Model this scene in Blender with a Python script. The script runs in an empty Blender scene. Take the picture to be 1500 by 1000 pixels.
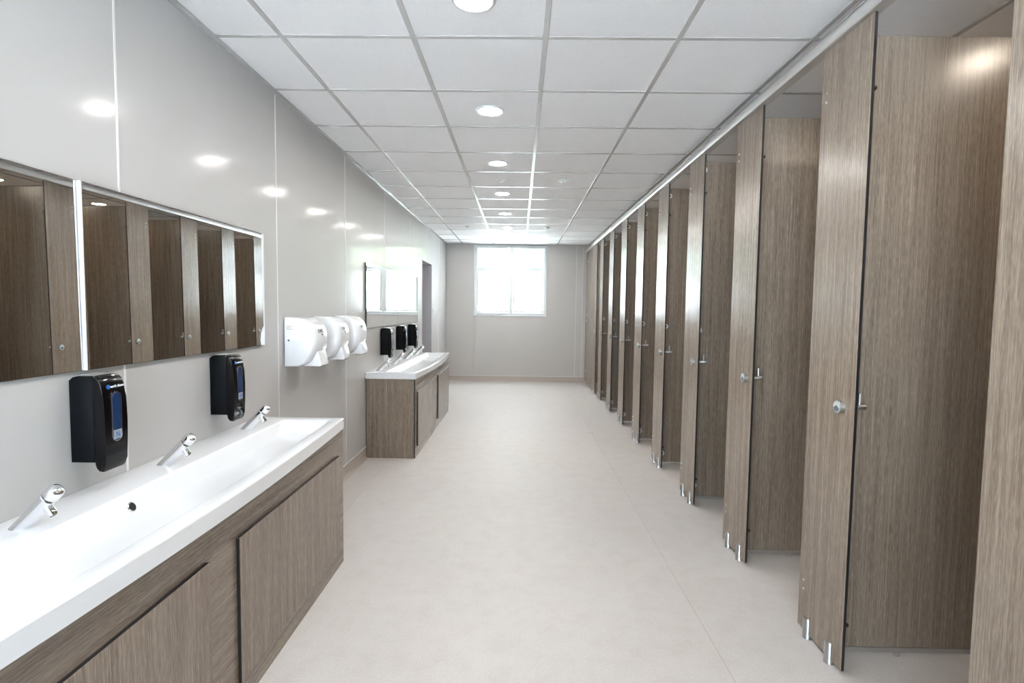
import bpy, bmesh, math, random
from mathutils import Matrix, Vector

S = bpy.context.scene
COL = S.collection
random.seed(7)

# ------------------------------------------------------------------ camera
cam_d = bpy.data.cameras.new('camera')
cam_d.sensor_width = 36.0
cam_d.lens = 787.81 * 36.0 / 1500.0
cam_d.clip_start = 0.02
cam_d.clip_end = 300
cam = bpy.data.objects.new('camera', cam_d)
COL.objects.link(cam)
cam.matrix_world = Matrix(((0.999814, -0.013918, 0.013335, 0.0),
                           (0.014160, 0.060971, -0.998039, 0.0),
                           (0.013077, 0.998043, 0.061157, 1.406),
                           (0, 0, 0, 1)))
S.camera = cam

# ------------------------------------------------------------------ sky, exposure
SKY_STRENGTH = 6.0
LAMP_MAIN = 108.0
LAMP_CUBICLE = 50.0
w = bpy.data.worlds.new('overcast_sky')
S.world = w
w.use_nodes = True
bg = w.node_tree.nodes['Background']
bg.inputs[0].default_value = (0.78, 0.89, 1.0, 1)
bg.inputs[1].default_value = SKY_STRENGTH

def portal(name, loc, rot, sx, sy):
    d = bpy.data.lights.new(name, 'AREA')
    d.shape = 'RECTANGLE'; d.size = sx; d.size_y = sy
    d.cycles.is_portal = True
    o = bpy.data.objects.new(name, d); COL.objects.link(o)
    o.location = loc; o.rotation_euler = rot
bounce_sun_d = bpy.data.lights.new('sun', 'SUN'); bounce_sun_d.energy = 105.0; bounce_sun_d.angle = 0.02; bounce_sun_d.color = (0.97, 0.98, 1.0)  # daylight lamp added to brighten the ground outside, which bounces onto the ceiling
sun = bpy.data.objects.new('sun', bounce_sun_d); COL.objects.link(sun); sun.rotation_euler = (0, math.radians(35), 0)
portal('window_portal', (-0.19, 10.60, 1.945), (-math.pi/2, 0, 0), 1.5, 1.45)
portal('added_window_portal', (-0.45, -1.85, 1.425), (math.pi/2, 0, 0), 1.7, 2.35)

S.view_settings.view_transform = 'Standard'
S.view_settings.look = 'None'
S.view_settings.gamma = 1.0
S.view_settings.use_curve_mapping = False
S.view_settings.exposure = 1.46

# ------------------------------------------------------------------ dimensions (metres, camera at x=y=0)
XL, XR = -1.418, 2.76          # long walls
YB, YR = 10.353, -1.60         # window wall, wall behind the camera
ZC = 2.625                     # ceiling
XP = 1.261                     # front face of the cubicle row
Y1, PITCH, PW = 2.017, 0.889, 0.325
T = 0.013

# ------------------------------------------------------------------ materials
def lin(r, g, b):
    f = lambda c: ((c/255+0.055)/1.055)**2.4 if c/255 > 0.04045 else c/255/12.92
    return (f(r), f(g), f(b), 1)
MATS = {}
def mat(name, col, rough=0.5, metal=0.0, spec=0.5, coat=0.0, coat_rough=0.05):
    m = bpy.data.materials.new(name); m.use_nodes = True
    b = m.node_tree.nodes['Principled BSDF']
    b.inputs['Base Color'].default_value = col
    b.inputs['Roughness'].default_value = rough
    b.inputs['Metallic'].default_value = metal
    b.inputs['Specular IOR Level'].default_value = spec
    b.inputs['Coat Weight'].default_value = coat
    b.inputs['Coat Roughness'].default_value = coat_rough
    MATS[name] = m
    return m
def N(m, t, **kw):
    n = m.node_tree.nodes.new(t)
    for k, v in kw.items(): setattr(n, k, v)
    return n
def L(m, a, b): m.node_tree.links.new(a, b)
def pos_noise(m, scale, detail=4, rough=0.6, nscale=1.0):
    g = N(m, 'ShaderNodeNewGeometry'); mp = N(m, 'ShaderNodeMapping')
    mp.inputs['Scale'].default_value = scale
    n = N(m, 'ShaderNodeTexNoise')
    n.inputs['Scale'].default_value = nscale; n.inputs['Detail'].default_value = detail
    n.inputs['Roughness'].default_value = rough
    L(m, g.outputs['Position'], mp.inputs['Vector']); L(m, mp.outputs[0], n.inputs['Vector'])
    return n.outputs['Fac']
def ramp(m, fac, stops):
    r = N(m, 'ShaderNodeValToRGB'); e = r.color_ramp.elements
    while len(e) < len(stops): e.new(0.5)
    for i, (p, c) in enumerate(stops): e[i].position = p; e[i].color = c
    L(m, fac, r.inputs[0]); return r.outputs[0]
def mixc(m, fac, a, b, mode='MIX'):
    x = N(m, 'ShaderNodeMix', data_type='RGBA', blend_type=mode)
    if isinstance(fac, float): x.inputs[0].default_value = fac
    else: L(m, fac, x.inputs[0])
    for s, v in ((6, a), (7, b)):
        if isinstance(v, tuple): x.inputs[s].default_value = v
        else: L(m, v, x.inputs[s])
    return x.outputs[2]
def bsdf(m): return m.node_tree.nodes['Principled BSDF']
def bump(m, fac, strength, dist):
    b = N(m, 'ShaderNodeBump'); b.inputs['Strength'].default_value = strength; b.inputs['Distance'].default_value = dist
    L(m, fac, b.inputs['Height']); L(m, b.outputs[0], bsdf(m).inputs['Normal'])

def wood(name, along):
    """grey-brown laminate with fine streaks along the given axis"""
    m = mat(name, (0.2, 0.17, 0.14, 1), 0.26, spec=0.58)
    sc = {'z': (1, 1, .014), 'y': (1, .014, 1)}[along]
    s1 = pos_noise(m, tuple(c*170 for c in sc), 3, 0.65)
    s2 = pos_noise(m, tuple(c*38 for c in sc), 3, 0.55)
    s3 = pos_noise(m, tuple(c*420 for c in ({'z': (1, 1, .06), 'y': (1, .06, 1)}[along])), 2, 0.6)
    c1 = ramp(m, s1, [(0.30, lin(82, 69, 57)), (0.5, lin(128, 114, 100)), (0.70, lin(170, 157, 142))])
    c2 = ramp(m, s2, [(0.30, lin(104, 91, 78)), (0.5, lin(128, 115, 101)), (0.7, lin(152, 139, 125))])
    c3 = ramp(m, s3, [(0.32, lin(84, 71, 59)), (0.52, lin(128, 114, 100)), (0.70, lin(176, 164, 150))])
    c = mixc(m, 0.45, c1, c2); c = mixc(m, 0.32, c, c3)
    L(m, c, bsdf(m).inputs['Base Color'])
    bump(m, s1, 0.06, 0.002)
    return m
WOOD = wood('taupe_wood_laminate', 'z')
WOODH = wood('taupe_wood_laminate_crosswise', 'y')
BLACKCORE = mat('black_laminate_core', lin(24, 24, 27), 0.45)

WALLP = mat('pale_grey_gloss_wall_panel', lin(203, 200, 197), 0.48, spec=0.22, coat=0.24, coat_rough=0.13)
n_ = pos_noise(WALLP, (0.8, 0.8, 0.5), 2)
L(WALLP, ramp(WALLP, n_, [(0.3, lin(181, 180, 179)), (0.7, lin(187, 186, 185))]), bsdf(WALLP).inputs['Base Color'])
BACKP = mat('grey_satin_wall_panel', lin(196, 194, 192), 0.42, spec=0.4)
n_ = pos_noise(BACKP, (1, 1, .5), 2)
L(BACKP, ramp(BACKP, n_, [(0.3, lin(187, 184, 181)), (0.7, lin(193, 190, 187))]), bsdf(BACKP).inputs['Base Color'])
PLASTER = mat('plain_wall_backing', lin(190, 188, 186), 0.8)
STRIP = mat('white_joint_strip', lin(222, 221, 220), 0.35)
DOORGREY = mat('grey_doorway_paint', lin(186, 185, 190), 0.5)

FLOOR = mat('mottled_beige_vinyl', lin(200, 190, 182), 0.50, spec=0.3)
f1 = pos_noise(FLOOR, (9, 9, 9), 6, 0.7); f2 = pos_noise(FLOOR, (140, 140, 140), 3, 0.7); f3 = pos_noise(FLOOR, (1.1, 1.1, 1), 3, 0.5)
fc = ramp(FLOOR, f1, [(0.3, lin(180, 173, 168)), (0.5, lin(193, 188, 185)), (0.7, lin(201, 197, 194))])
fd = ramp(FLOOR, f2, [(0.32, lin(164, 156, 150)), (0.5, lin(194, 189, 186)), (0.7, lin(212, 209, 207))])
fe = ramp(FLOOR, f3, [(0.3, lin(186, 180, 176)), (0.7, lin(201, 197, 194))])
L(FLOOR, mixc(FLOOR, 0.3, mixc(FLOOR, 0.46, fc, fd), fe), bsdf(FLOOR).inputs['Base Color'])
L(FLOOR, ramp(FLOOR, f3, [(0.25, (0.50,)*3+(1,)), (0.75, (0.60,)*3+(1,))]), bsdf(FLOOR).inputs['Roughness'])
COVE = mat('brown_cove_skirting', lin(176, 165, 156), 0.38)
WELD = mat('floor_seam_weld', lin(168, 158, 150), 0.5)

TILE = mat('white_ceiling_tile', lin(240, 240, 240), 0.7, spec=0.3)
t1 = pos_noise(TILE, (160, 160, 160), 3, 0.7)
L(TILE, ramp(TILE, t1, [(0.35, lin(240, 240, 241)), (0.65, lin(247, 247, 248))]), bsdf(TILE).inputs['Base Color'])
TBAR = mat('glossy_white_ceiling_grid', lin(192, 191, 190), 0.22, spec=0.6)
CEILBACK = mat('ceiling_void_board', lin(150, 148, 146), 0.8)

CERAMIC = mat('white_resin_basin', lin(226, 228, 231), 0.16, spec=0.5, coat=0.4, coat_rough=0.05)
CHROME = mat('chrome', (0.82, 0.83, 0.85, 1), 0.07, 1.0)
STEEL = mat('brushed_aluminium', (0.56, 0.57, 0.58, 1), 0.30, 1.0)
RAIL = mat('satin_aluminium_rail', (0.72, 0.71, 0.70, 1), 0.36, 0.75)
MIRROR = mat('mirror_silver', (0.86, 0.87, 0.86, 1), 0.004, 1.0)
MIRROREDGE = mat('mirror_dark_edge', lin(48, 52, 50), 0.3)
MGAP = mat('white_mirror_joint', lin(228, 230, 236), 0.3)
PBLACK = mat('black_plastic', lin(4, 7, 11), 0.5, spec=0.12)
GBLACK = mat('gloss_black_plastic', lin(3, 3, 5), 0.14, spec=0.25)
BLUEGEL = mat('blue_sight_window', lin(14, 42, 78), 0.12, spec=0.5, coat=0.6)
LOGOBLUE = mat('logo_blue', lin(28, 88, 160), 0.4)
LABELSILVER = mat('silver_label', lin(150, 160, 170), 0.35, 0.3)
PRINTWHITE = mat('white_print', lin(235, 236, 238), 0.5)
PRINTBLACK = mat('black_print', lin(35, 35, 38), 0.5)
PRINTGREY = mat('grey_print', lin(150, 155, 160), 0.5)
DRYER = mat('white_gloss_dryer_cover', lin(236, 238, 242), 0.14, spec=0.5, coat=0.5)
UPVC = mat('white_window_frame', lin(222, 226, 229), 0.35)
DARK = mat('dark_hole', lin(30, 28, 27), 0.5)
LOCKFACE = mat('pale_indicator_face', lin(196, 205, 200), 0.3)
LOCKMARK = mat('blue_grey_indicator_mark', lin(92, 104, 120), 0.4)
BUFFER = mat('black_rubber', lin(18, 18, 18), 0.6)

GLASS = bpy.data.materials.new('clear_window_glass'); GLASS.use_nodes = True
nt = GLASS.node_tree; nt.nodes.remove(nt.nodes['Principled BSDF'])
tr = N(GLASS, 'ShaderNodeBsdfTransparent'); tr.inputs[0].default_value = (0.95, 0.97, 0.96, 1)
gl = N(GLASS, 'ShaderNodeBsdfGlossy'); gl.inputs['Roughness'].default_value = 0.01
fr = N(GLASS, 'ShaderNodeFresnel'); fr.inputs[0].default_value = 1.45
mx = N(GLASS, 'ShaderNodeMixShader')
L(GLASS, fr.outputs[0], mx.inputs[0]); L(GLASS, tr.outputs[0], mx.inputs[1]); L(GLASS, gl.outputs[0], mx.inputs[2])
L(GLASS, mx.outputs[0], nt.nodes['Material Output'].inputs[0])
FROST = bpy.data.materials.new('frosted_window_glass'); FROST.use_nodes = True
nt = FROST.node_tree; nt.nodes.remove(nt.nodes['Principled BSDF'])
tl = N(FROST, 'ShaderNodeBsdfTranslucent'); tl.inputs[0].default_value = (0.90, 0.92, 0.92, 1)
tr = N(FROST, 'ShaderNodeBsdfTransparent'); tr.inputs[0].default_value = (0.98, 0.99, 0.99, 1)
mx = N(FROST, 'ShaderNodeMixShader'); mx.inputs[0].default_value = 0.55
L(FROST, tl.outputs[0], mx.inputs[1]); L(FROST, tr.outputs[0], mx.inputs[2])
L(FROST, mx.outputs[0], nt.nodes['Material Output'].inputs[0])

def emit(name, col, s):
    m = bpy.data.materials.new(name); m.use_nodes = True
    nt = m.node_tree; nt.nodes.remove(nt.nodes['Principled BSDF'])
    e = N(m, 'ShaderNodeEmission'); e.inputs[0].default_value = col; e.inputs[1].default_value = s
    L(m, e.outputs[0], nt.nodes['Material Output'].inputs[0]); return m
LAMP = emit('warm_white_lamp', (1.0, 0.965, 0.925, 1), LAMP_MAIN)
LAMPC = emit('warm_cubicle_lamp', (1.0, 0.86, 0.70, 1), LAMP_CUBICLE)

BOUNCE_GROUND = mat('pale_bounce_ground', lin(198, 204, 212), 0.9)  # kept pale so the unseen rear ground reflects light up to the ceiling
g1 = pos_noise(BOUNCE_GROUND, (2, 2, 2), 4)
L(BOUNCE_GROUND, ramp(BOUNCE_GROUND, g1, [(0.3, lin(190, 197, 206)), (0.7, lin(205, 211, 219))]), bsdf(BOUNCE_GROUND).inputs['Base Color'])
DARKPAVE = mat('grey_garden_paving', lin(140, 143, 142), 0.9)
d1_ = pos_noise(DARKPAVE, (2, 2, 2), 4)
L(DARKPAVE, ramp(DARKPAVE, d1_, [(0.3, lin(158, 161, 160)), (0.7, lin(172, 175, 174))]), bsdf(DARKPAVE).inputs['Base Color'])
LEAF = mat('pale_green_foliage', lin(165, 185, 125), 0.8)
g1 = pos_noise(LEAF, (4, 4, 4), 4)
L(LEAF, ramp(LEAF, g1, [(0.3, lin(120, 142, 104)), (0.7, lin(152, 170, 130))]), bsdf(LEAF).inputs['Base Color'])
BARK = mat('bark', lin(96, 80, 62), 0.9)

# ------------------------------------------------------------------ mesh helpers
class MB:
    def __init__(s): s.bm = bmesh.new(); s.mi = 0
    def box(s, x0, x1, y0, y1, z0, z1, bev=0.0, seg=2, edge_mat=None, thin=None):
        r = bmesh.ops.create_cube(s.bm, size=1.0)
        vs = r['verts']
        for v in vs:
            v.co = Vector((x0+(x1-x0)*(v.co.x+.5), y0+(y1-y0)*(v.co.y+.5), z0+(z1-z0)*(v.co.z+.5)))
        fs = set(f for v in vs for f in v.link_faces)
        for f in fs: f.material_index = s.mi
        if edge_mat is not None:
            ax = {'x': 0, 'y': 1, 'z': 2}[thin]
            for f in fs:
                f.normal_update()
                if abs(f.normal[ax]) < .5: f.material_index = edge_mat
        if bev > 0:
            es = list(set(e for v in vs for e in v.link_edges))
            bmesh.ops.bevel(s.bm, geom=es, offset=bev, segments=seg, affect='EDGES', profile=.5)
        return s
    def loft(s, rings, cap0=True, cap1=True, closed=True):
        R = [[s.bm.verts.new(p) for p in ring] for ring in rings]
        n = len(R[0])
        for a, b in zip(R, R[1:]):
            for i in range(n if closed else n-1):
                f = s.bm.faces.new((a[i], a[(i+1) % n], b[(i+1) % n], b[i])); f.material_index = s.mi
        if cap0: s.bm.faces.new(R[0][::-1]).material_index = s.mi
        if cap1: s.bm.faces.new(R[-1]).material_index = s.mi
        return s
    def cyl(s, a, b, r, n=24, r2=None, prof=None):
        """tube from a to b; prof = list of (t, radius)"""
        a, b = Vector(a), Vector(b); d = (b-a).normalized()
        u = d.orthogonal().normalized(); v = d.cross(u)
        prof = prof or [(0, r), (1, r if r2 is None else r2)]
        rings = [[a+(b-a)*t + (u*math.cos(2*math.pi*i/n)+v*math.sin(2*math.pi*i/n))*rr for i in range(n)] for t, rr in prof]
        return s.loft(rings)
    def prism(s, prof, axis, lo, hi, bev=0.0, seg=3):
        """prof: 2-D outline; axis 'y': (x,z) outline swept along y; 'x': (y,z); 'z': (x,y)"""
        f = {'y': lambda p, t: (p[0], t, p[1]), 'x': lambda p, t: (t, p[0], p[1]), 'z': lambda p, t: (p[0], p[1], t)}[axis]
        before = set(s.bm.faces)
        s.loft([[f(p, lo) for p in prof], [f(p, hi) for p in prof]])
        if bev > 0:
            new = [x for x in s.bm.faces if x not in before]
            caps = [x for x in new if len(x.verts) == len(prof) and len(prof) != 4] or new
            es = list(set(e for x in caps for e in x.edges))
            bmesh.ops.bevel(s.bm, geom=es, offset=bev, segments=seg, affect='EDGES', profile=.5, clamp_overlap=True)
        return s
    def mesh(s, name, mats, smooth=None):
        bmesh.ops.recalc_face_normals(s.bm, faces=s.bm.faces[:])
        me = bpy.data.meshes.new(name); s.bm.to_mesh(me); s.bm.free()
        for m in (mats if isinstance(mats, (list, tuple)) else [mats]): me.materials.append(m)
        if smooth is not None:
            me.polygons.foreach_set('use_smooth', [True]*len(me.polygons))
            me.set_sharp_from_angle(angle=math.radians(smooth))
        return me
    def build(s, name, mats, parent=None, smooth=None):
        return link(name, s.mesh(name, mats, smooth), parent)
def link(name, me, parent=None, loc=None):
    o = bpy.data.objects.new(name, me); COL.objects.link(o)
    if parent is not None: o.parent = parent
    if loc is not None: o.location = loc
    return o
def thing(name, label, cat, loc=(0, 0, 0), group=None):
    o = bpy.data.objects.new(name, None); COL.objects.link(o); o.location = loc
    o.empty_display_size = 0.1
    return tag(o, label, cat, group)
def tag(o, label, cat, group=None):
    o['label'] = label; o['category'] = cat
    if group: o['group'] = group
    return o
def struct(o, label=None):
    o['kind'] = 'structure'
    if label: o['label'] = label
    return o
def copy_tree(o, parent=None):
    c = o.copy(); COL.objects.link(c); c.parent = parent
    for ch in list(o.children): copy_tree(ch, c)
    return c
def rrect(x0, x1, y0, y1, r, n=6, m=1, warp=None):
    """rounded rectangle, counter-clockwise, m extra points per long (y) side"""
    pts = []
    for cx, cy, a0 in ((x1-r, y0+r, -90), (x1-r, y1-r, 0), (x0+r, y1-r, 90), (x0+r, y0+r, 180)):
        if a0 == 0:
            pts += [(x1, y0+r+(y1-y0-2*r)*k/(m+1)) for k in range(1, m+1)]
        if a0 == 180:
            pts += [(x0, y1-r-(y1-y0-2*r)*k/(m+1)) for k in range(1, m+1)]
        for k in range(n+1):
            a = math.radians(a0+90*k/n); pts.append((cx+r*math.cos(a), cy+r*math.sin(a)))
    return [warp(p) for p in pts] if warp else pts

# ================================================================== ROOM SHELL
# floor: screed slab with three vinyl sheets and welded seams
fl = struct(MB().box(-2.9, XR+.1, YR-.1, YB+.1, -.12, -.004).build('floor', CEILBACK), 'mottled beige vinyl floor of the washroom')
seams = [-2.8, -1.18, 0.84, XR]
for a, b in zip(seams, seams[1:]):
    MB().box(a+.0015, b-.0015, YR, YB, -.006, 0).build('vinyl_sheet', FLOOR, fl)
for x in seams[1:-1]:
    MB().box(x-.002, x+.002, YR, YB, -.006, -.0008).build('seam_weld', WELD, fl)

# ceiling: void board, tiles, grid runners
ce = struct(MB().box(-2.9, XR+.1, YR-.1, YB+.1, ZC+.02, ZC+.12).build('ceiling', CEILBACK), 'suspended white tile ceiling with metal grid')
gx = [XL] + [-1.1+.6*i for i in range(7)] + [XR]
gy = [YR] + [2.511+.6*j for j in range(-6, 14)] + [YB]
tile_cache = {}
for a, b in zip(gx, gx[1:]):
    for c, d in zip(gy, gy[1:]):
        if d-c < .06: continue
        key = (round(b-a, 3), round(d-c, 3))
        if key not in tile_cache:
            hx, hy = (b-a)/2-.008, (d-c)/2-.008
            tile_cache[key] = MB().box(-hx, hx, -hy, hy, 0.004, .02).mesh('ceiling_tile', TILE)
        link('ceiling_tile', tile_cache[key], ce, ((a+b)/2, (c+d)/2, ZC))
for x in gx[1:-1]:
    MB().box(x-.012, x+.012, YR, YB, ZC, ZC+.006, .0012, 1).build('grid_runner', TBAR, ce)
for k, y in enumerate(gy[1:-1]):
    MB().box(XL+.01, XR-.01, y-.0115, y+.0115, ZC+.0012, ZC+.006).build('grid_cross_bar', TBAR, ce)
struct(MB().box(XL, XL+.022, YR, YB, ZC-.002, ZC+.001).box(XL, XL+.003, YR, YB, ZC-.014, ZC).build('trim_1', TBAR), 'white metal angle where ceiling meets panelled wall')
struct(MB().box(XL, XR, YB-.022, YB, ZC-.002, ZC+.001).build('trim_2', TBAR), 'white metal angle above the window wall')

# long panelled wall with a doorway
DY0, DY1, DZ = 7.80, 8.655, 2.10
wl = struct(MB().box(XL-.15, XL-.012, YR-.1, DY0, -.1, ZC+.1).box(XL-.15, XL-.012, DY1, YB+.1, -.1, ZC+.1)
            .box(XL-.15, XL-.012, DY0, DY1, DZ, ZC+.1).build('wall_left', PLASTER), 'pale grey panelled wall carrying the basins and mirrors')
sy = [YR, -0.57, 0.667, 1.905, 3.138, 4.372, 5.637, 6.91, 8.175, 9.44, YB]
g = .002
for a, b in zip(sy, sy[1:]):
    segs = []
    if b <= DY0 or a >= DY1: segs = [(a, b, 0, ZC)]
    else:
        if a < DY0: segs.append((a, DY0, 0, ZC)); segs.append((DY0, min(b, DY1), DZ, ZC))
        else:
            segs.append((max(a, DY0), DY1, DZ, ZC)); segs.append((DY1, b, 0, ZC))
    for (c, d, z0, z1) in segs:
        MB().box(XL-.012, XL, c+g, d-g, z0, z1).build('wall_panel', WALLP, wl)
for y in sy[1:-1]:
    z0 = DZ if DY0 < y < DY1 else .1
    MB().box(XL-.012, XL+.0022, y-.005, y+.005, z0, ZC-.014, .001, 1).build('joint_strip', STRIP, wl)
# doorway lining and lobby beyond
d1 = struct(MB().box(XL-1.3, XL-.002, DY1, DY1+.05, 0, 2.4).box(XL-1.3, XL-.15, DY0-.9, DY0-.85, 0, 2.4)
            .box(XL-1.35, XL-1.3, DY0-.9, DY1+.05, 0, 2.4).box(XL-1.3, XL-.15, DY0-.9, DY1+.05, 2.4, 2.45)
            .box(XL-.15, XL-.004, DY0-.012, DY0, 0, DZ).build('door_1', DOORGREY), 'open grey doorway beyond the far basin')
MB().box(XL-.15, XL+.004, DY0, DY0+.012, 0, DZ).box(XL-.15, XL+.004, DY1-.012, DY1, 0, DZ).box(XL-.15, XL+.004, DY0, DY1, DZ-.012, DZ+.002).build('door_lining', DOORGREY, d1)

# window wall
WX0, WX1, WZ0, WZ1 = -0.875, 0.500, 1.277, 2.612
wb = struct(MB().box(XL-.2, WX0, YB+.012, YB+.32, -.1, ZC+.1).box(WX1, XR+.1, YB+.012, YB+.32, -.1, ZC+.1)
            .box(WX0, WX1, YB+.012, YB+.32, -.1, WZ0).box(WX0, WX1, YB+.012, YB+.32, WZ1, ZC+.1).build('wall_back', PLASTER), 'grey end wall with the window')
for (a, b, z0, z1) in ((XL, WX0, 0, ZC), (WX0, -.170, 0, WZ0), (-.170, WX1, 0, WZ0), (WX1, 1.075, 0, ZC), (1.075, XR, 0, ZC), (WX0, WX1, WZ1, ZC)):
    MB().box(a+.001, b-.001, YB, YB+.012, z0+.0005, z1).build('wall_panel', BACKP, wb)
MB().box(1.071, 1.079, YB-.003, YB+.012, .1, ZC-.003, .001, 1).build('joint_strip', STRIP, wb)
MB().box(1.198, 1.206, YB-.006, YB+.012, .1, 2.55, .001, 1).build('joint_strip', STRIP, wb)

# wall behind the cubicles and wall behind the camera (with a second window added for daylight)
struct(MB().box(XR, XR+.15, YR-.1, YB+.1, -.1, ZC+.1).build('wall_right', BACKP), 'grey wall at the back of the cubicles')
RX0, RX1, RZ0, RZ1 = -1.25, 0.35, 0.30, 2.55
struct(MB().box(XL-.2, RX0, YR-.2, YR, -.1, ZC+.1).box(RX1, XR+.1, YR-.2, YR, -.1, ZC+.1)
       .box(RX0, RX1, YR-.2, YR, -.1, RZ0).box(RX0, RX1, YR-.2, YR, RZ1, ZC+.1).build('wall_rear', BACKP), 'grey wall behind the viewpoint')

def window(name, x0, x1, z0, z1, yf, ydir, label, frost):
    """two casements under two top lights; yf = room-side face of the frame, ydir = direction to the outside"""
    def bx(mb, a, b, c, d, e, f, bev=.004):
        y0, y1 = sorted((yf+ydir*a_ for a_ in (e, f)))
        return mb.box(a, b, y0, y1, c, d, bev, 2)
    t = .045; xm = (x0+x1)/2+.02; zt = z0+(z1-z0)*.655
    fr = MB()
    bx(fr, x0, x0+t, z0, z1, 0, .07); bx(fr, x1-t, x1, z0, z1, 0, .07)
    bx(fr, x0+t, x1-t, z0, z0+t, 0, .07); bx(fr, x0+t, x1-t, z1-t, z1, 0, .07)
    bx(fr, xm-.033, xm+.033, z0+t, z1-t, .002, .068); bx(fr, x0+t, xm-.033, zt-.03, zt+.03, .002, .068); bx(fr, xm+.033, x1-t, zt-.03, zt+.03, .002, .068)
    o = struct(fr.build(name, UPVC), label)
    for a, b in ((x0+t, xm-.033), (xm+.033, x1-t)):
        for c, d, up in ((z0+t, zt-.03, 0), (zt+.03, z1-t, 1)):
            s = .036 if not up else .02; sb = MB()
            bx(sb, a+.004, a+s, c+.004, d-.004, -.012, .05); bx(sb, b-s, b-.004, c+.004, d-.004, -.012, .05)
            bx(sb, a+s, b-s, c+.004, c+s, -.012, .05); bx(sb, a+s, b-s, d-s, d-.004, -.012, .05)
            sash = sb.build('sash', UPVC, o)
            p = MB(); bx(p, a+s-.006, b-s+.006, c+s-.006, d-s+.006, .018, .024, 0)
            p.build('pane', FROST if (frost and not up) else GLASS, sash)
            if not up:
                hb = MB(); xc = (a+b)/2
                bx(hb, xc-.07, xc+.07, c+.012, c+.026, -.026, -.012, .003); bx(hb, xc-.012, xc+.012, c+.006, c+.032, -.02, -.012, .002)
                hb.build('handle', UPVC, sash)
                kb = MB(); bx(kb, xc+.074, xc+.084, c+.014, c+.024, -.022, -.012, .001); kb.build('keyhole', DARK, sash)
    sl = MB(); bx(sl, x0-.012, x1+.012, z0-.02, z0, -.03, .02); sl.build('sill', UPVC, o)
    rv = MB(); bx(rv, x0-.012, x0, z0, z1, -.03, 0); bx(rv, x1, x1+.012, z0, z1, -.03, 0); rv.build('casing', UPVC, o)
    return o
window('window_1', WX0, WX1, WZ0, WZ1, YB+.02, 1, 'white casement window glowing with daylight in the end wall', True)
window('window_added', RX0, RX1, RZ0, RZ1, YR-.03, -1, 'unseen casement window added behind the viewpoint for daylight', False)  # added opening, lets extra daylight into the near end of the room

# coved skirting
def cove(name, prof, axis, lo, hi, fx, label):
    pts = [fx(p) for p in prof]
    o = struct(MB().prism(pts, axis, lo, hi).build(name, COVE, None, 40), label); return o
cv = [(0, 0), (.03, 0), (.02, .003), (.011, .010), (.006, .020), (.004, .034), (.004, .10), (0, .10)]
bl = cove('baseboard_left', cv, 'y', YR, DY0, lambda p: (XL+p[0], p[1]), 'coved vinyl skirting under the panelled wall')
MB().box(XL, XL+.006, YR, DY0, .10, .106).build('capping_strip', STRIP, bl)
bl2 = cove('baseboard_left_far', cv, 'y', DY1, YB, lambda p: (XL+p[0], p[1]), 'coved vinyl skirting beyond the doorway')
MB().box(XL, XL+.006, DY1, YB, .10, .106).build('capping_strip', STRIP, bl2)
bb = cove('baseboard_back', cv, 'x', XL, XR, lambda p: (YB-p[0], p[1]), 'coved vinyl skirting under the end window')
MB().box(XL, XR, YB-.006, YB, .10, .106).build('capping_strip', STRIP, bb)
cove('baseboard_right', cv, 'y', YR, YB, lambda p: (XR-p[0], p[1]), 'coved vinyl skirting at the back of the cubicles')

# ================================================================== CUBICLES
ORD = ['first', 'second', 'third', 'fourth', 'fifth', 'sixth', 'seventh', 'eighth', 'ninth']
rail = MB()
rp = [(XP-.016, 2.490), (XP+.030, 2.490), (XP+.030, 2.545), (XP-.010, 2.545), (XP-.018, 2.540), (XP-.023, 2.530), (XP-.025, 2.518), (XP-.024, 2.505), (XP-.021, 2.495)]
hr = thing('headrail', 'long satin aluminium headrail running along the top of the cubicle fronts', 'rail', (XP, Y1, 2.49))
rail.prism([(a-XP, b-2.49) for a, b in rp], 'y', YR-Y1+.002, YB-Y1-.002).build('rail_section', RAIL, hr, 35)
MB().box(-.027, -.0225, YR-Y1+.002, YB-Y1-.002, .042, .048).build('rail_groove', STEEL, hr)

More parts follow.
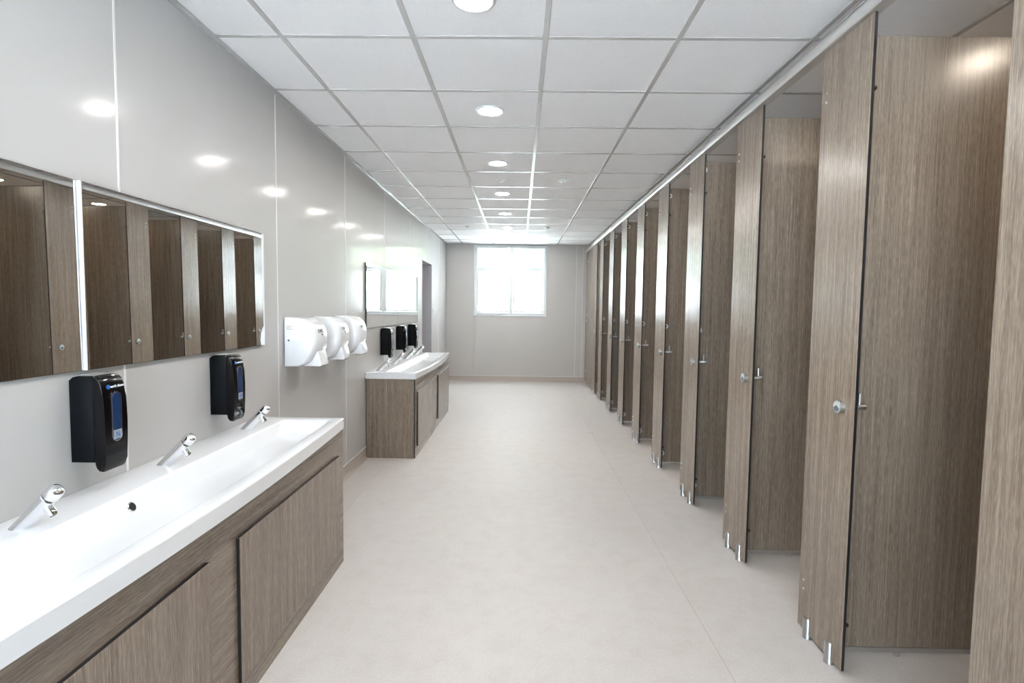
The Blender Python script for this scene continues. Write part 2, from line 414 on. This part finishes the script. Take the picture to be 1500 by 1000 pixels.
ZPT = 2.489
def disc(mb, y, z, x0, x1, r, n=28, bev=.002):
    d = (x1-x0); L_ = abs(d); t = bev/L_
    return mb.cyl((x0, y, z), (x1, y, z), r, n, prof=[(0, r), (1-t, r), (1, r-bev)])
def make_pilaster(width=PW):
    """origin on the floor at the near front corner; the panel runs away along +y"""
    root = thing('cubicle_pilaster', 'x', 'cubicle panel', group='wood-grain pilasters along the cubicle row')
    MB().box(0, T, 0, width, .022, ZPT, .0012, 1, edge_mat=1, thin='x').build('panel', [WOOD, BLACKCORE], root)
    lk = disc(MB(), .081, 1.04, 0, -.019, .0255).build('lock_indicator', STEEL, root, 40); lk['label'] = 'round silver lock indicator'
    disc(MB(), .081, 1.04, -.0188, -.0196, .0205, bev=.0003).build('indicator_face', LOCKFACE, lk)
    mk = MB(); n = 10
    pr = [(.081+.0185*math.cos(math.radians(a)), 1.04+.0185*math.sin(math.radians(a))) for a in [195+150*k/n for k in range(n+1)]]
    mk.prism(pr + [(.081, 1.0475)], 'x', -.0200, -.0195).build('indicator_mark', LOCKMARK, lk)
    tt = MB().cyl((T, .081, 1.04), (T+.080, .081, 1.04), .0095, 20, prof=[(0, .016), (.10, .016), (.12, .0085), (.6, .0085), (.64, .0105), (.97, .0105), (1, .009)])
    tt.build('thumb_turn', STEEL, root, 40)
    MB().box(T+.052, T+.059, .076, .086, 1.04, 1.094, .002, 2).build('lever', STEEL, root)
    for y in (.088, .252):
        ft = MB().cyl((T/2, y, 0), (T/2, y, .088), .0205, 28, prof=[(0, .0215), (.03, .0215), (.05, .0205), (.95, .0205), (1, .018)])
        ft.build('foot', STEEL, root, 40)
    for z in (2.275, 2.313, .200, .240):
        MB().cyl((0, width-.038, z), (-.003, width-.038, z), .0055, 14, prof=[(0, .0055), (.6, .0055), (1, .003)]).build('screw', STEEL, root, 40)
    for z in (2.224, .201):
        MB().cyl((T, .012, z), (T+.014, .012, z), .009, 16, prof=[(0, .009), (.6, .009), (1, .005)]).build('door_buffer', BUFFER, root, 40)
    return root
def make_partition():
    """origin on the floor where the partition meets the back of its pilaster"""
    root = thing('cubicle_partition', 'x', 'partition', group='partitions between the cubicles')
    MB().box(.002, XR-XP-T-.002, -T/2, T/2, .036, 2.468, .0012, 1, edge_mat=1, thin='y').build('panel', [WOOD, BLACKCORE], root)
    MB().box(.03, XR-XP-T-.03, -T/2-.003, T/2+.003, .016, .037, .001, 1).build('bottom_strip', STEEL, root)
    for x in (.30, 1.2):
        MB().cyl((x, 0, 0), (x, 0, .018), .012, 16).build('foot', STEEL, root, 40)
    for z in (2.41, 1.265, .120):
        b = MB().cyl((.030, -T/2, z), (.030, -T/2-.012, z), .022, 24, prof=[(0, .022), (.8, .022), (1, .019)])
        o = b.build('bracket', STRIP, root, 40)
        MB().cyl((.030, -T/2-.0115, z), (.030, -T/2-.0135, z), .009, 16).build('bracket_screw', DARK, o)
    return root
pil0 = make_pilaster(); par0 = make_partition(); first = True
KS = list(range(-3, 8))
for k in KS:
    p = pil0 if first else copy_tree(pil0)
    q = par0 if first else copy_tree(par0)
    first = False
    y = Y1+PITCH*k
    p.location = (XP, y, 0); q.location = (XP+T, y+.142, 0)
    if k == -1:
        p['label'] = 'wood-grain cubicle pilaster cut off at the right edge of the photo'
        q['label'] = 'wood-grain partition hidden behind the pilaster at the right edge of the photo'
    elif k < -1:
        p['label'] = ('wood-grain cubicle pilaster level with the viewpoint, outside the photo' if k == -2 else 'wood-grain cubicle pilaster behind the viewpoint, outside the photo')
        q['label'] = ('wood-grain partition level with the viewpoint, outside the photo' if k == -2 else 'wood-grain partition behind the viewpoint, outside the photo')
    elif k == 0:
        p['label'] = 'largest fully visible wood-grain cubicle pilaster with round lock and two silver feet'
        q['label'] = 'widest-looking brown wood-grain cubicle partition with a bright lamp sheen at its top'
    else:
        p['label'] = 'wood-grain cubicle pilaster with lock and silver feet, %s fully visible one from the camera' % ORD[k]
        q['label'] = 'brown wood-grain cubicle partition just behind the %s fully visible pilaster from the camera' % ORD[k]
# closed front of the end cubicle
ec = thing('end_cubicle_front', 'wide closed wood-grain front of the farthest cubicle, next to the window wall', 'cubicle panel', (XP, 8.885, 0))
dp = MB().box(0, T, 0, .86, .022, ZPT, .0012, 1, edge_mat=1, thin='x').build('door', [WOOD, BLACKCORE], ec)
MB().box(0, T, .866, 1.455, .022, ZPT, .0012, 1, edge_mat=1, thin='x').build('side_panel', [WOOD, BLACKCORE], ec)
disc(MB(), .081, 1.04, 0, -.019, .0255).build('lock_indicator', STEEL, dp, 40)
for y in (.10, .72, 1.36):
    MB().cyl((T/2, y, 0), (T/2, y, .06), .0205, 24).build('foot', STEEL, ec, 40)
for z in (.25, 1.2, 1.3, 2.3):
    MB().cyl((0, 1.25, z), (-.006, 1.25, z), .013, 16).build('hinge_boss', STEEL, ec, 40)

# ================================================================== VANITIES AND BASINS
XC = -0.955                    # cabinet front
def make_vanity(label, y0, y1, doors, near_end_visible):
    root = thing('vanity_cabinet', label, 'cabinet', (XL, y0, 0))
    d = XC-XL; ln = y1-y0
    MB().box(d-.013, d, 0, ln, .0, .742, .001, 1, edge_mat=1, thin='x').build('front_frame', [WOODH, BLACKCORE], root)
    for a in (0, ln-.013):
        MB().box(.008, d-.0135, a, a+.013, .0, .742, .001, 1, edge_mat=1, thin='y').build('end_panel', [WOOD, BLACKCORE], root)
    MB().box(.008, d-.014, .0135, ln-.0135, .03, .045).build('cabinet_floor', WOODH, root)
    for a, b in doors:
        MB().box(d+.001, d+.014, a-y0, b-y0, .098, .615, .001, 1, edge_mat=1, thin='x').build('cabinet_door', [WOOD, BLACKCORE], root)
    return root
make_vanity('long near vanity cabinet with wood-grain doors under the large basin in the foreground', .53, 2.885, [(.575, 1.597), (1.772, 2.79)], False)
make_vanity('smaller-looking far vanity cabinet with wood-grain end panel beyond the hand dryers', 4.92, 7.26, [(5.005, 6.12), (6.27, 7.19)], True)

ZB = .80
def make_basin(label, y0, y1, label_mark):
    root = thing('trough_basin', label, 'washbasin', (XL, y0, 0))
    ln = y1-y0; m = 40
    def bow(p, k=1.0):
        x, y = p; s = max(0.0, min(1.0, y/ln))
        front = (x-.27)/.19
        return (x + k*.046*math.sin(math.pi*s)*max(0, min(1, front)), y)
    D0 = .470                                        # depth at the ends
    rings = []
    def ring(x0, x1, a, b, r, z, n=5): rings.append([(px, py, z) for px, py in rrect(x0, x1, a, b, r, n, m, bow)])
    ring(.003, D0-.003, .003, ln-.003, .006, ZB-.058)
    ring(.000, D0, .000, ln, .008, ZB-.055)
    ring(.000, D0, .000, ln, .008, ZB-.004)
    ring(.002, D0-.002, .002, ln-.002, .008, ZB-.001)
    ring(.006, D0-.006, .006, ln-.006, .008, ZB)
    ring(.165, D0-.050, .075, ln-.075, .030, ZB)
    ring(.170, D0-.055, .080, ln-.080, .030, ZB-.002)
    ring(.175, D0-.059, .086, ln-.086, .032, ZB-.008)
    ring(.205, D0-.085, .140, ln-.140, .050, ZB-.070)
    ring(.225, D0-.105, .180, ln-.180, .055, ZB-.088)
    ring(.260, D0-.135, .240, ln-.240, .050, ZB-.094)
    MB().loft(rings, True, True).build('basin_body', CERAMIC, root, 32)
    # overflow in the back slope, waste in the floor of the trough
    yo = ln*.5-.055
    c = Vector((.1925, yo, ZB-.040)); nrm = Vector((.9, 0, .44)).normalized()
    o = MB().cyl(c-nrm*.004, c+nrm*.003, .0165, 24, prof=[(0, .0165), (.7, .0165), (1, .014)]).build('overflow_ring', CHROME, root, 40)
    MB().cyl(c+nrm*.0012, c+nrm*.0034, .0128, 24).build('overflow_hole', DARK, o)
    MB().cyl((.285, yo, ZB-.096), (.285, yo, ZB-.090), .03, 24, prof=[(0, .03), (.7, .03), (1, .026)]).build('waste_cover', CHROME, root, 40)
    if label_mark:
        MB().box(D0-.001, D0+.0012, ln-.020, ln-.008, ZB-.020, ZB-.008).build('maker_badge', PRINTGREY, root)
    return root
make_basin('long white trough basin with bowed front in the foreground', .54, 2.888, True)
make_basin('white trough basin with bowed front on the far vanity below three black dispensers', 4.912, 7.25, False)

def make_tap():
    """origin on the basin deck; leans out over the bowl (+x)"""
    root = thing('basin_tap', 'x', 'tap', group='chrome leaning push taps')
    d = Vector((.115, 0, .118)).normalized(); u = Vector((0, 1, 0)); v = d.cross(u)
    r = .0185; n = 28
    def ring(t, rr): return [d*t + (u*math.cos(2*math.pi*i/n)+v*math.sin(2*math.pi*i/n))*rr for i in range(n)]
    base = []
    for i in range(n):
        e = (u*math.cos(2*math.pi*i/n)+v*math.sin(2*math.pi*i/n))*r
        base.append(e - d*(e.z/d.z))
    MB().loft([base, ring(.032, r), ring(.108, r), ring(.110, r-.002)]).build('tap_body', CHROME, root, 40)
    MB().loft([ring(.110, r-.003), ring(.1135, r-.003)]).build('neck_ring', DARK, root, 40)
    MB().loft([ring(.113, r-.001), ring(.115, r+.0008), ring(.136, r+.0008), ring(.1395, r-.001), ring(.1425, r*.75), ring(.144, r*.4)]).build('push_button', CHROME, root, 40)
    a = d*.092 + Vector((.008, 0, -.012)); b = a + Vector((.014, 0, -.020))
    sp = MB().cyl(a, b, .0115, 20, prof=[(0, .0115), (.85, .0115), (1, .010)]).build('spout', CHROME, root, 40)
    dd = (b-a).normalized(); MB().cyl(b-dd*.001, b+dd*.001, .008, 16).build('aerator', MIRROREDGE, sp)
    return root
tap0 = make_tap(); first = True
for (y, lb) in ((1.395, 'chrome leaning tap nearest the camera, beside the left edge of the photo'),
                (1.985, 'chrome leaning tap between the two black dispensers on the near basin'),
                (2.595, 'chrome leaning tap at the far end of the near basin'),
                (5.085, 'first chrome tap from the near end of the far basin'),
                (5.685, 'second chrome tap from the near end of the far basin'),
                (6.300, 'third chrome tap from the near end of the far basin'),
                (6.880, 'chrome tap at the far end of the far basin, in front of the doorway')):
    o = tap0 if first else copy_tree(tap0); first = False
    o.location = (XL+.082, y, ZB); o.scale = (1.08, 1.08, 1.08); o['label'] = lb

# ================================================================== MIRRORS
def mirror(y0, y1, z0, z1, label, lean=-.006, yaw=0.0):
    o = thing('wall_mirror', label, 'mirror', (XL, y0, z0), 'frameless wall mirrors')
    MB().box(.0095, .0163, 0, y1-y0, 0, z1-z0).build('backing', MIRROREDGE, o)
    MB().box(.0164, .0172, .0012, y1-y0-.0012, .0012, z1-z0-.0012).build('silvered_face', MIRROR, o)
    o.rotation_euler = (0, lean, yaw)
    return o
mirror(.50, 1.708, 1.188, 1.794, 'frameless mirror over the near basin, left of the bright vertical joint', yaw=.005)
mirror(1.724, 2.930, 1.188, 1.794, 'frameless mirror over the near basin, ending before the hand dryers')
mj = MB().box(.0023, .0185, 0, .008, 0, .606, .001, 1).build('mirror_joint_strip', MGAP)
mj.location = (XL, 1.712, 1.188); tag(mj, 'bright white strip joining the two mirrors over the near basin', 'trim strip')
me_ = MB().box(.0023, .0185, 0, .008, 0, .607, .001, 1).build('mirror_edge_strip', MGAP)
me_.location = (XL, 2.9305, 1.187); tag(me_, 'bright strip along the far vertical edge of the near mirror', 'trim strip')
mirror(4.918, 6.155, 1.207, 1.812, 'frameless mirror over the far basin, next to the hand dryers, reflecting the window', lean=0)
mirror(6.160, 7.400, 1.207, 1.812, 'frameless mirror over the far basin, next to the doorway', lean=0)

# ================================================================== SOAP DISPENSERS
def text_mesh(s, size, extrude=.0004):
    c = bpy.data.curves.new('lettering', 'FONT'); c.body = s; c.size = size; c.extrude = extrude
    c.align_x = 'CENTER'; c.align_y = 'CENTER'
    o = bpy.data.objects.new('lettering', c); COL.objects.link(o)
    bpy.context.view_layer.update()
    me = bpy.data.meshes.new_from_object(o.evaluated_get(bpy.context.evaluated_depsgraph_get()))
    bpy.data.objects.remove(o); bpy.data.curves.remove(c)
    return me
TOROOM = Matrix(((0, 0, 1), (1, 0, 0), (0, 1, 0))).to_4x4()    # text x -> +y, text y -> z, facing +x
def lettering(name, s, size, m, parent, loc, tilt=0.0):
    me = text_mesh(s, size); me.materials.clear(); me.materials.append(m)
    me.transform(Matrix.Rotation(tilt, 4, 'Y') @ TOROOM)
    return link(name, me, parent, loc)
def stadium(y0, y1, z0, z1, n=8):
    r = (y1-y0)/2; yc = (y0+y1)/2; p = []
    for k in range(n+1): a = math.pi*k/n; p.append((yc+r*math.cos(a), z1-r+r*math.sin(a)))
    for k in range(n+1): a = math.pi+math.pi*k/n; p.append((yc+r*math.cos(a), z0+r+r*math.sin(a)))
    return p
def make_dispenser():
    """origin on the wall at the bottom of the body; width along +y"""
    root = thing('soap_dispenser', 'x', 'soap dispenser', group='black wall soap dispensers')
    W_ = .098
    hp = [(.0025, .0), (.078, .0), (.078, .268), (.070, .274), (.030, .276), (.014, .272), (.0025, .262)]
    MB().prism(hp, 'y', .003, W_-.003, .003, 2).build('housing', PBLACK, root, 35)
    cp = [(.079, -.004), (.083, -.018), (.092, -.028), (.104, -.030), (.109, -.022), (.113, -.004), (.116, .06), (.1172, .13), (.1152, .20), (.1105, .245), (.103, .264), (.094, .272), (.079, .274)]
    MB().prism(cp, 'y', 0, W_, .006, 3).build('front_cover', GBLACK, root, 35)
    MB().box(.022, .080, .012, W_-.012, .2755, .2785, .0012, 2).build('top_latch', STEEL, root)
    fx = .1170
    fr = MB().prism(stadium(.029, .073, .060, .222), 'x', fx-.004, fx+.0008).build('sight_window', CHROME, root, 30)
    MB().prism(stadium(.0325, .0695, .064, .2185), 'x', fx, fx+.0014).build('window_pane', BLUEGEL, fr, 30)
    MB().box(fx+.0014, fx+.0022, .034, .068, .068, .098, .0003, 1).build('label_plate', LABELSILVER, fr)
    lettering('label_letter', 'N', .024, LOGOBLUE, fr, (fx+.0023, .051, .083))
    lx = .1125
    MB().cyl((lx-.004, .024, .2395), (lx+.0012, .024, .2395), .0068, 18).build('logo_dot', LOGOBLUE, root)
    lettering('brand_lettering', 'north shore', .0122, PRINTWHITE, root, (lx+.001, .060, .2395), -.13)
    return root
dis0 = make_dispenser(); first = True
for (y, z, lb) in ((1.657, .900, 'large black soap dispenser nearest the camera, under the mirror joint'),
                   (2.427, .900, 'black soap dispenser at the far end of the near mirror'),
                   (5.45, .915, 'black soap dispenser nearest the hand dryers, under the far mirror'),
                   (6.15, .915, 'middle of the three black soap dispensers under the far mirror'),
                   (6.80, .915, 'black soap dispenser nearest the doorway, under the far mirror')):
    o = dis0 if first else copy_tree(dis0); first = False
    o.location = (XL, y, z); o['label'] = lb

# ================================================================== HAND DRYERS
def make_dryer():
    """origin on the wall at the lower near corner; width along +y"""
    root = thing('hand_dryer', 'x', 'hand dryer', group='white automatic hand dryers')
    W_ = .245
    MB().box(.0025, .012, .012, W_-.012, .008, .297, .003, 2).build('back_plate', PRINTGREY, root)
    half = [(.006, .0), (.09, .003), (.125, .018), (.150, .040), (.172, .075), (.185, .115), (.190, .16), (.186, .205), (.174, .240), (.152, .270), (.120, .290), (.08, .300), (.006, .304)]
    rings = []
    c = Vector((.08, .155))
    for y, s in ((0, .86), (.004, .91), (.012, .955), (.024, .985), (.040, 1.0), (W_-.040, 1.0), (W_-.024, .985), (W_-.012, .955), (W_-.004, .91), (W_, .86)):
        ring = []
        for (a, b) in half:
            x = .006 if a == .006 else .006+(a-.006)*s
            z = c.y+(b-c.y)*(1-(1-s)*.45)
            ring.append((x, y, z))
        rings.append(ring)
    MB().loft(rings).build('cover', DRYER, root, 50)
    npf = [(.09, .002), (.195, .000), (.205, .006), (.206, .018), (.196, .045), (.190, .075), (.183, .095), (.15, .060), (.12, .030)]
    MB().prism(npf, 'y', .060, W_-.060, .005, 3).build('nozzle', DRYER, root, 40)
    MB().box(.135, .192, .075, W_-.075, -.003, .002, .001, 1).build('air_outlet', DARK, root)
    lettering('brand_lettering', 'KWC', .036, PRINTBLACK, root, (.1836, .115, .217), -.30)
    MB().cyl((.180, .125, .196), (.1895, .125, .194), .0055, 14).build('sensor_eye', DARK, root)
    for i, (a, b) in enumerate(((.018, .052), (.018, .044), (.018, .058))):
        MB().box(a, b, -.0005, .001, .246-.009*i, .2495-.009*i).build('rating_print', PRINTGREY, root)
    MB().cyl((.030, .002, .163), (.030, -.0016, .163), .0055, 16).build('screw', MIRROREDGE, root)
    return root
dry0 = make_dryer(); first = True
for (y, lb) in ((3.213, 'white hand dryer nearest the camera with its broad side showing'),
                (3.655, 'middle one of the three white hand dryers'),
                (4.100, 'white hand dryer nearest the far mirror')):
    o = dry0 if first else copy_tree(dry0); first = False
    o.location = (XL, y, 1.034); o['label'] = lb

# ================================================================== DOWNLIGHTS AND CEILING SENSORS
def make_downlight(lamp, r):
    root = thing('downlight', 'x', 'downlight', group='round recessed downlights')
    n = 32
    prof = [(r-.004, .004), (r-.002, -.002), (r+.006, -.006), (r+.014, -.005), (r+.018, 0), (r+.018, .004)]
    MB().loft([[(a*math.cos(2*math.pi*i/n), a*math.sin(2*math.pi*i/n), z) for i in range(n)] for a, z in prof], False, False).build('bezel', UPVC, root, 50)
    MB().cyl((0, 0, .0035), (0, 0, -.0012), r-.003, n).build('lens', lamp, root)
    return root
dl0 = make_downlight(LAMP, .070); dlc = make_downlight(LAMPC, .070)
names_ = ['%s ceiling downlight from the camera in the corridor row' % n for n in ('first', 'second', 'third', 'fourth', 'fifth', 'sixth', 'last and seventh')]
ys = [2.211+1.2*k for k in range(7)] + [1.011, -.189]
for k, y in enumerate(ys):
    o = dl0 if k == 0 else copy_tree(dl0)
    o.location = (-.2, y, ZC)
    o['label'] = names_[k] if k < 7 else ('corridor ceiling downlight just above the viewpoint, outside the photo' if k == 7 else 'corridor ceiling downlight behind the viewpoint, outside the photo')
for k in range(-2, 8):
    o = dlc if k == -2 else copy_tree(dlc)
    o.location = (2.2, 1.611+1.2*k, ZC); o['group'] = 'downlights over the cubicles'
    o['label'] = {3: 'warm cubicle downlight reflected at the left edge of the near mirror', 4: 'warm cubicle downlight reflected just past the bright mirror joint'}.get(k, 'warm ceiling downlight hidden above the cubicle row')
    if k not in (3, 4): o['group'] = 'hidden downlights over the cubicles'
def sensor(x, y, label):
    root = thing('ceiling_sensor', label, 'sensor', (x, y, ZC+.004), 'small round ceiling sensors')
    MB().cyl((0, 0, 0), (0, 0, -.010), .045, 24, prof=[(0, .045), (.6, .045), (1, .038)]).build('base', UPVC, root, 40)
    MB().cyl((0, 0, -.009), (0, 0, -.026), .024, 20, prof=[(0, .024), (.5, .022), (.85, .014), (1, .005)]).build('lens_dome', STRIP, root, 50)
sensor(-.2, 5.211, 'small round ceiling sensor between the third and fourth downlights')
sensor(.4, 5.211, 'small dark-ringed ceiling sensor beside the third and fourth downlights')
sensor(.4, 8.15, 'tiny far ceiling sensor to the right of the sixth downlight')
sensor(-.8, 8.15, 'tiny far ceiling sensor to the left of the sixth downlight')
sw = thing('light_switch', 'small white light switch on the wall just past the doorway', 'switch', (XL, 8.80, 1.30))
MB().box(.0005, .010, 0, .086, 0, .086, .003, 2).build('face_plate', UPVC, sw)
MB().box(.009, .014, .030, .056, .028, .058, .002, 2).build('rocker', UPVC, sw)

# ================================================================== OUTSIDE
struct(MB().box(-40, 40, YB+.35, 60, -.5, -.4).build('ground_garden', DARKPAVE), 'grey paved yard outside the end window')
struct(MB().box(-40, 40, -50, YR-.25, -.5, -.4).build('ground_bounce', BOUNCE_GROUND), 'unseen pale ground added to bounce light in through the rear window')  # unseen reflector ground, lifts the ceiling through the added window
def tree(x, y, h, r, label):
    root = thing('garden_tree', label, 'tree', (x, y, -.4), 'trees outside the window')
    MB().cyl((0, 0, 0), (0, 0, h*.6), .16, 12, r2=.09).build('trunk', BARK, root, 60)
    bm = bmesh.new(); bmesh.ops.create_icosphere(bm, subdivisions=4, radius=r)
    for v in bm.verts:
        d = v.co.normalized()
        v.co *= 1+.16*math.sin(d.x*7+x)*math.sin(d.y*6+1)*math.cos(d.z*8)+random.uniform(-.09, .09)
        v.co.z += h*.62
    me = bpy.data.meshes.new('crown'); bm.to_mesh(me); bm.free(); me.materials.append(LEAF)
    link('crown', me, root)
tree(1.15, 20.0, 5.6, 1.75, 'pale green tree blurred by daylight in the right upper window pane')
tree(-1.9, 25.5, 6.4, 2.0, 'faint pale tree in the left upper window pane')
